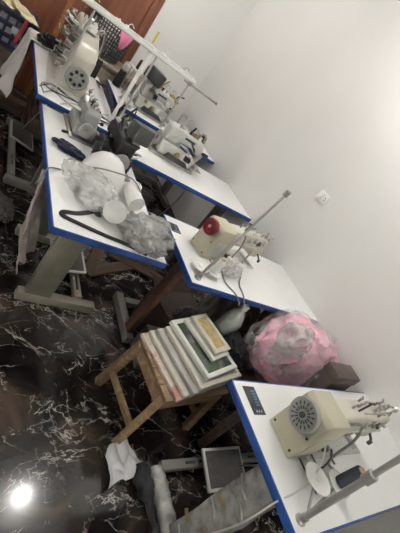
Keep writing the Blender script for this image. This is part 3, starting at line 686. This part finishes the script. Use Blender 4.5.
# ------------------------------------------------------------------ under the aisle tables
def hang(u, v):
    a = Vector((.505, 1.80, .70)); b = Vector((.61, 1.75, .15)); p = a.lerp(b, u); w = .06+.15*min(1, u*1.6)
    f = .022*math.sin(v*15+u*2)+.02*noise.noise(Vector((u*4, v*5, 1)))+.012*noise.noise(Vector((u*11, v*12, 3)))
    return p+Vector((-.02*math.sin(u*3)+f*.6+(v-.5)*w*.55, (v-.5)*w*1.3-f*.6, .02*math.sin(v*9)*u))
tag(obj('hanging_cloth', MB().sheet(hang, 50, 50), M['dust_cloth'], ang=80, solid=.004), 'dusty pinkish cloth hanging below the bag-heaped table', 'cloth')
rg = MB().blob((.50, 2.33, .03), (.09, .14, .045), .25, 1.8, 81, 6, fold=.14, ffreq=2, floor=.002)
tag(obj('fabric_scraps', rg, M['darkfilm'], ang=80), 'dark crinkled scraps on the floor beside the bag-heaped table', 'scraps')
t = thing('wooden_crate', 'brown wooden box behind the stand of the cable-strewn table', 'box', (.86, 3.78, 0), .05)
for k in range(3):
    obj('slat', MB().box((0, -.15, .05+.1*k), (.40, .02, .085), bev=.003), M['darkwood'], t); obj('slat', MB().box((-.20, 0, .05+.1*k), (.02, .28, .085), bev=.003), M['darkwood'], t)
obj('bottom', MB().box((0, 0, .012), (.38, .28, .02)), M['darkwood'], t)
t = thing('carton', 'worn brown carton under the red-wheel table', 'box', (1.60, 1.55, 0), .2)
obj('body', MB().box((0, 0, .14), (.36, .28, .28), bev=.003), M['carton'], t)
for s in (-1, 1): obj('flap', MB().box((0, s*.15, .30), (.35, .11, .004), (s*.5, 0, 0)), M['carton'], t)
t = thing('carton', 'open dim carton behind the pine stool', 'box', (1.47, 1.27, 0), -.1)
obj('body', MB().box((0, 0, .10), (.30, .2, .20), bev=.003), M['darkcarton'], t)
obj('tape_strip', MB().box((0, 0, .201), (.30, .05, .002)), M['tape'], t)
ob = MB().blob((1.98, 1.50, .31), (.22, .16, .33), .18, 1.5, 111, 6, floor=.002, fold=.12, ffreq=1.8)
tag(obj('sack', ob, M['sack'], ang=80), 'dull olive-grey sack standing under the red-wheel table by the wall', 'sack')
db = MB().blob((1.60, 1.40, .33), (.14, .07, .05), .2, 1.6, 113, 6, floor=.282, fold=.15, ffreq=2, rot=.2)
tag(obj('plastic_bag', db, M['darkfilm'], ang=80), 'dark crinkled bag on the carton under the red-wheel table', 'plastic bag', 'plastic bags')
for k, (x, y, z_, r_, ln) in enumerate(((1.30, 2.05, .03, .5, .5), (1.18, 2.12, .02, 1.2, .4), (1.55, 2.15, .03, -.3, .5))):
    t = thing('wooden_board', ['brown board lying on the floor, nearest the brown table post', 'brown board lying on the floor beside the aisle table foot', 'brown board lying on the floor deepest under the wall tables'][k], 'board', (x, y, 0), r_, 'loose floor boards')
    obj('plank', MB().box((0, 0, .012+.004*k), (ln, .09, .022), bev=.003), M['darkwood'], t)
# ------------------------------------------------------------------ far end
def drape(u, v):
    x = .54-.035*u+.012*math.sin(v*16); y = 3.78+(v-.5)*(.30+.16*u)-.06*u
    if u < .25: return Vector((.54-.02*0+(.25-u)*.5, y, TH+.012+.008*math.sin(v*11+u*9)))
    w = (u-.25)/.75
    return Vector((.43-.05*w+(.006+.03*w)*math.sin(v*19+w*2)+.03*w*noise.noise(Vector((w*4, v*6, 2))), 3.78+(v-.5)*(.32+.20*w)-.1*w, TH+.01-.46*w+.03*w*math.sin(v*9)))
tag(obj('white_cloth', MB().sheet(drape, 40, 40), M['white_cloth'], ang=80, solid=.005), 'white cloth draped off the far aisle table', 'cloth')
def rdrape(u, v):
    return Vector((.40-.03*u+.01*math.sin(v*14), 4.02+(v-.5)*.12-.05*u, TH+.02-.20*u))
tag(obj('red_cloth', MB().sheet(rdrape, 16, 16), M['red_cloth'], ang=80, solid=.005), 'strip of red cloth between the blue crate and white cloth', 'cloth')
bl = MB().blob((.565, 3.69, TH+.05), (.085, .075, .055), .4, 2.4, 91, 6, fold=.2, ffreq=2.4, floor=TH+.002)
tag(obj('black_cloth', bl, M['black_cloth'], ang=80), 'black fluffy cloth heap on the far aisle table', 'cloth')
cbs = [[(.50, 2.66, 0), (.56, 2.72, .01), (.66, 2.64, .012), (.78, 2.63, .012), (.9, 2.66, .012), (1.0, 2.62, .01)],
       [(.47, 2.72, .0), (.55, 2.83, .012), (.63, 2.76, .02), (.72, 2.74, .02), (.86, 2.72, .02), (.98, 2.74, .012)],
       [(.49, 2.62, .004), (.47, 2.70, .03), (.58, 2.79, .03), (.68, 2.70, .03), (.82, 2.78, .03), (.95, 2.68, .03), (1.02, 2.8, .01)]]
cbs += [[(.50, 2.80, .0), (.53, 2.70, .02), (.62, 2.67, .035), (.74, 2.70, .03), (.80, 2.64, .02), (.93, 2.63, .03), (1.03, 2.69, .01)],
        [(.60, 2.60, .0), (.70, 2.68, .02), (.84, 2.66, .03), (.92, 2.78, .02), (1.0, 2.9, .005)]]
for k, c in enumerate(cbs):
    tag(obj('cable', MB().tube([(x, y, z+TH+.006) for x, y, z in c], .0042), M[['cable_grey', 'black', 'cable_grey', 'black', 'cable_white'][k]]), ['grey cable along the front edge of the far aisle table', 'black cable curving before the big ivory machine', 'looped grey cable on top of the other cables', 'black cable snaking from the pole to the navy strap', 'pale cable running away past the black thread cone'][k], 'cable', 'cables')
t = thing('timber_block', 'brown timber block lying behind the pedal of the cable-strewn table', 'timber', (.60, 3.98, 0))
obj('block', MB().box((0, 0, .06), (.46, .12, .12), bev=.006), M['darkwood'], t)
t = thing('wooden_cabinet', 'brown wooden cabinet holding the navy crate', 'cabinet', (.20, 4.33, 0))
obj('body', MB().box((0, 0, .23), (.62, .42, .46), bev=.004), M['darkwood'], t)
obj('door', MB().box((-.155, -.215, .23), (.29, .018, .42), bev=.003), M['darkwood'], t); obj('door', MB().box((.155, -.215, .23), (.29, .018, .42), bev=.003), M['darkwood'], t)
t = thing('plastic_crate', 'navy blue plastic crate heaped with papers', 'crate', (.20, 4.31, .462))
cr = MB(); w, dpt, h = .60, .38, .30
for s in (-1, 1):
    for zz in (.02, .10, .19, .28):
        cr.box((0, s*dpt/2, zz), (w, .014, .04), bev=.003); cr.box((s*w/2, 0, zz), (.014, dpt, .04), bev=.003)
    for k in range(9): cr.box((-w/2+w*k/8, s*dpt/2, .15), (.02, .012, .28), bev=.002)
    for k in range(6): cr.box((s*w/2, -dpt/2+dpt*k/5, .15), (.012, .02, .28), bev=.002)
obj('sides', cr, M['navy_pl'], t); obj('bottom', MB().box((0, 0, .008), (w-.01, dpt-.01, .014)), M['navy_pl'], t)
obj('rim', MB().box((0, -dpt/2-.006, .295), (w+.03, .03, .018), bev=.004).box((0, dpt/2+.006, .295), (w+.03, .03, .018), bev=.004).box((w/2+.004, 0, .295), (.03, dpt, .018), bev=.004).box((-w/2-.004, 0, .295), (.03, dpt, .018), bev=.004), M['navy_pl'], t)
tag_ = obj('crate_tag', MB().box((.16, -dpt/2-.009, .17), (.07, .003, .06), bev=.001), M['paper'], t)
pp = [(.10, 4.30, .80, .3, .2), (.30, 4.36, .80, .5, -.1), (.22, 4.27, .815, -.2, .12), (.38, 4.24, .80, .15, .2)]
obj_l = ['cream paper sheet nearest the crate corner', 'cream paper sheet at the back of the crate', 'cream paper sheet lying topmost in the crate', 'cream paper sheet sliding over the crate rim']
ps = MB().box((0, 0, .14), (.52, .30, .28), bev=.02)
o = obj('paper_bundle', ps, M['paper']); o.location = (.20, 4.31, .480); tag(o, 'bundle of white papers filling the navy crate', 'papers')
for k, (x, y, z_, r_, tl) in enumerate(pp):
    def pf(u, v, k=k): return Vector(((u-.5)*.22, (v-.5)*.28, .012*math.sin(u*4+k)+.015*noise.noise(Vector((u*3, v*3, k)))))
    o = obj('paper_sheet', MB().sheet(pf, 10, 10), M['yellowpaper'], solid=.0015); o.location = (x, y, z_-.012); o.rotation_euler = (0, tl, r_)
    tag(o, obj_l[k], 'paper', 'papers in the navy crate')
t = thing('beige_cabinet', 'beige cabinet by the back wall under the laundry basket', 'cabinet', (1.27, 4.30, 0))
obj('body', MB().box((0, 0, .41), (.86, .48, .82), bev=.004), M['beige_board'], t)
obj('top_board', MB().box((0, -.01, .835), (.90, .52, .03), bev=.004), M['beige_board'], t)
for s in (-1, 1):
    dd = obj('door', MB().box((s*.212, -.249, .41), (.41, .018, .76), bev=.003), M['beige_board'], t); obj('handle', MB().box((s*.05, -.266, .6), (.012, .018, .1), bev=.003), M['steel'], dd)
t = thing('laundry_basket', 'grey slatted laundry basket behind the overhead rail', 'basket', (1.085, 4.26, .852))
t.scale = (1.14, 1.05, 1.22)
bs = MB()
for k in range(48):
    an = 2*PI*k/48; c, s = math.cos(an), math.sin(an)
    bs.tube([(.155*c, .13*s, .01), (.195*c, .165*s, .27)], .0055, n=6, smooth=False)
for k in range(10):
    zz = .012+.0287*k; f = k/9
    ring = [((.155+.04*f)*math.cos(2*PI*i/32), (.13+.035*f)*math.sin(2*PI*i/32), zz) for i in range(33)]
    bs.tube(ring, .0055 if k < 9 else .012, n=6, res=1)
obj('basket_wall', bs, M['grey_pl'], t); obj('bottom', MB().lathe([(0, 0), (.15, 0), (.15, .008), (0, .008)], n=32), M['grey_pl'], t)
wl = MB().blob((1.085, 4.26, 1.06), (.14, .11, .16), .25, 1.8, 95, 5, fold=.15, floor=.87)
tag(obj('laundry', wl, M['white_cloth'], ang=80), 'pale crumpled laundry inside the grey basket', 'clothes')
def pinkflap(u, v):
    return Vector((1.17+(u-.5)*.14*(1-.75*v), 4.045-.018*math.sin(v*3)+.006*math.sin(u*9), 1.185-.15*v))
tag(obj('pink_cloth', MB().sheet(pinkflap, 14, 14), M['hotpink'], ang=80, solid=.004), 'bright pink cloth hanging over the basket rim', 'cloth')
bw = MB().blob((1.38, 4.20, .91), (.05, .06, .055), .3, 2.2, 97, 5, fold=.15, floor=.853)
tag(obj('white_cloth', bw, M['white_cloth'], ang=80), 'crumpled white cloth beside the grey basket on the beige cabinet', 'cloth')
t = thing('yellow_tape', 'short yellow tape strip on the back wall', 'tape', (1.60, FY-.002, 1.27)); t.rotation_euler = (0, .0, 0)
obj('strip', MB().box((0, 0, 0), (.022, .003, .13)), M['yellow'], t)

tag(obj('navy_strap', ribbon([(1.02, 2.68, TH+.004), (1.02, 2.85, TH+.03), (1.01, 3.05, TH+.07), (1.015, 3.28, TH+.09), (1.02, 3.50, TH+.02), (1.02, 3.62, TH+.004)], .035, .006), M['navy_cloth']), 'dark navy strap arching along the cable-strewn table edge', 'strap')
wc = MB().blob((1.27, 3.46, TH+.03), (.06, .07, .035), .3, 2, 103, 5, floor=TH+.002, fold=.2)
tag(obj('white_cloth', wc, M['white_cloth'], ang=80), 'small white cloth crumpled at the corner of the railed table', 'cloth')
# thin thread lines and cables at the wall tables
tag(obj('cable', MB().tube([(1.47, .33, TH+.10), (1.44, .27, TH+.06), (1.36, .22, TH+.018), (1.27, .20, TH+.008), (1.18, .19, TH-.02), (1.13, .18, TH-.16), (1.17, .22, .3), (1.22, .25, .10)], .0035), M['cable_white']), 'pale cable hanging off the closest table edge', 'cable', 'cables')
tag(obj('cable', MB().tube([(1.70, 1.50, TH+.05), (1.66, 1.40, TH+.02), (1.60, 1.30, TH+.006), (1.585, 1.22, TH+.006), (1.58, 1.165, TH-.01), (1.583, 1.155, TH-.045)], .0042), M['cable_grey']), 'grey cable trailing from the red-wheel machine over the table edge', 'cable', 'cables')
tag(obj('cable', MB().tube([(1.48, 1.40, TH+.04), (1.47, 1.34, TH+.012), (1.47, 1.27, TH+.006), (1.51, 1.20, TH+.006), (1.55, 1.172, TH-.02), (1.556, 1.16, TH-.035)], .0042), M['cable_grey']), 'second grey cable crossing the red-wheel table beside the white cone', 'cable', 'cables')
pl = MB().blob((1.535, 1.375, TH+.05), (.075, .05, .055), .3, 2, 99, 5, fold=.2, floor=TH+.002)
tag(obj('plastic_bag', pl, M['white_cloth'], ang=80), 'small crumpled white wrapper behind the red-wheel machine', 'plastic bag', 'plastic bags')

# ------------------------------------------------------------------ camera and view
cam = bpy.data.cameras.new('camera'); co = bpy.data.objects.new('camera', cam); C.objects.link(co)
yaw, pitch, roll = .7697, .4447, .7329
fw = Vector((math.sin(yaw)*math.cos(pitch), math.cos(yaw)*math.cos(pitch), -math.sin(pitch)))
ri = Vector((math.cos(yaw), -math.sin(yaw), 0)); up = ri.cross(fw)
r_ = ri*math.cos(roll)+up*math.sin(roll); u_ = -ri*math.sin(roll)+up*math.cos(roll)
co.matrix_world = Matrix(((r_.x, u_.x, -fw.x, 0), (r_.y, u_.y, -fw.y, 0), (r_.z, u_.z, -fw.z, 1.6567), (0, 0, 0, 1)))
cam.sensor_fit = 'VERTICAL'; cam.sensor_height = 24; cam.lens = 24*376.8/533; cam.clip_start = .02
sc = bpy.context.scene; sc.camera = co
w = bpy.data.worlds.new('world'); sc.world = w; w.use_nodes = True
w.node_tree.nodes['Background'].inputs[0].default_value = (.8, .85, 1, 1); w.node_tree.nodes['Background'].inputs[1].default_value = .02
vs = sc.view_settings; vs.view_transform = 'Standard'; vs.look = 'None'; vs.gamma = 1; vs.use_curve_mapping = False; vs.exposure = .95
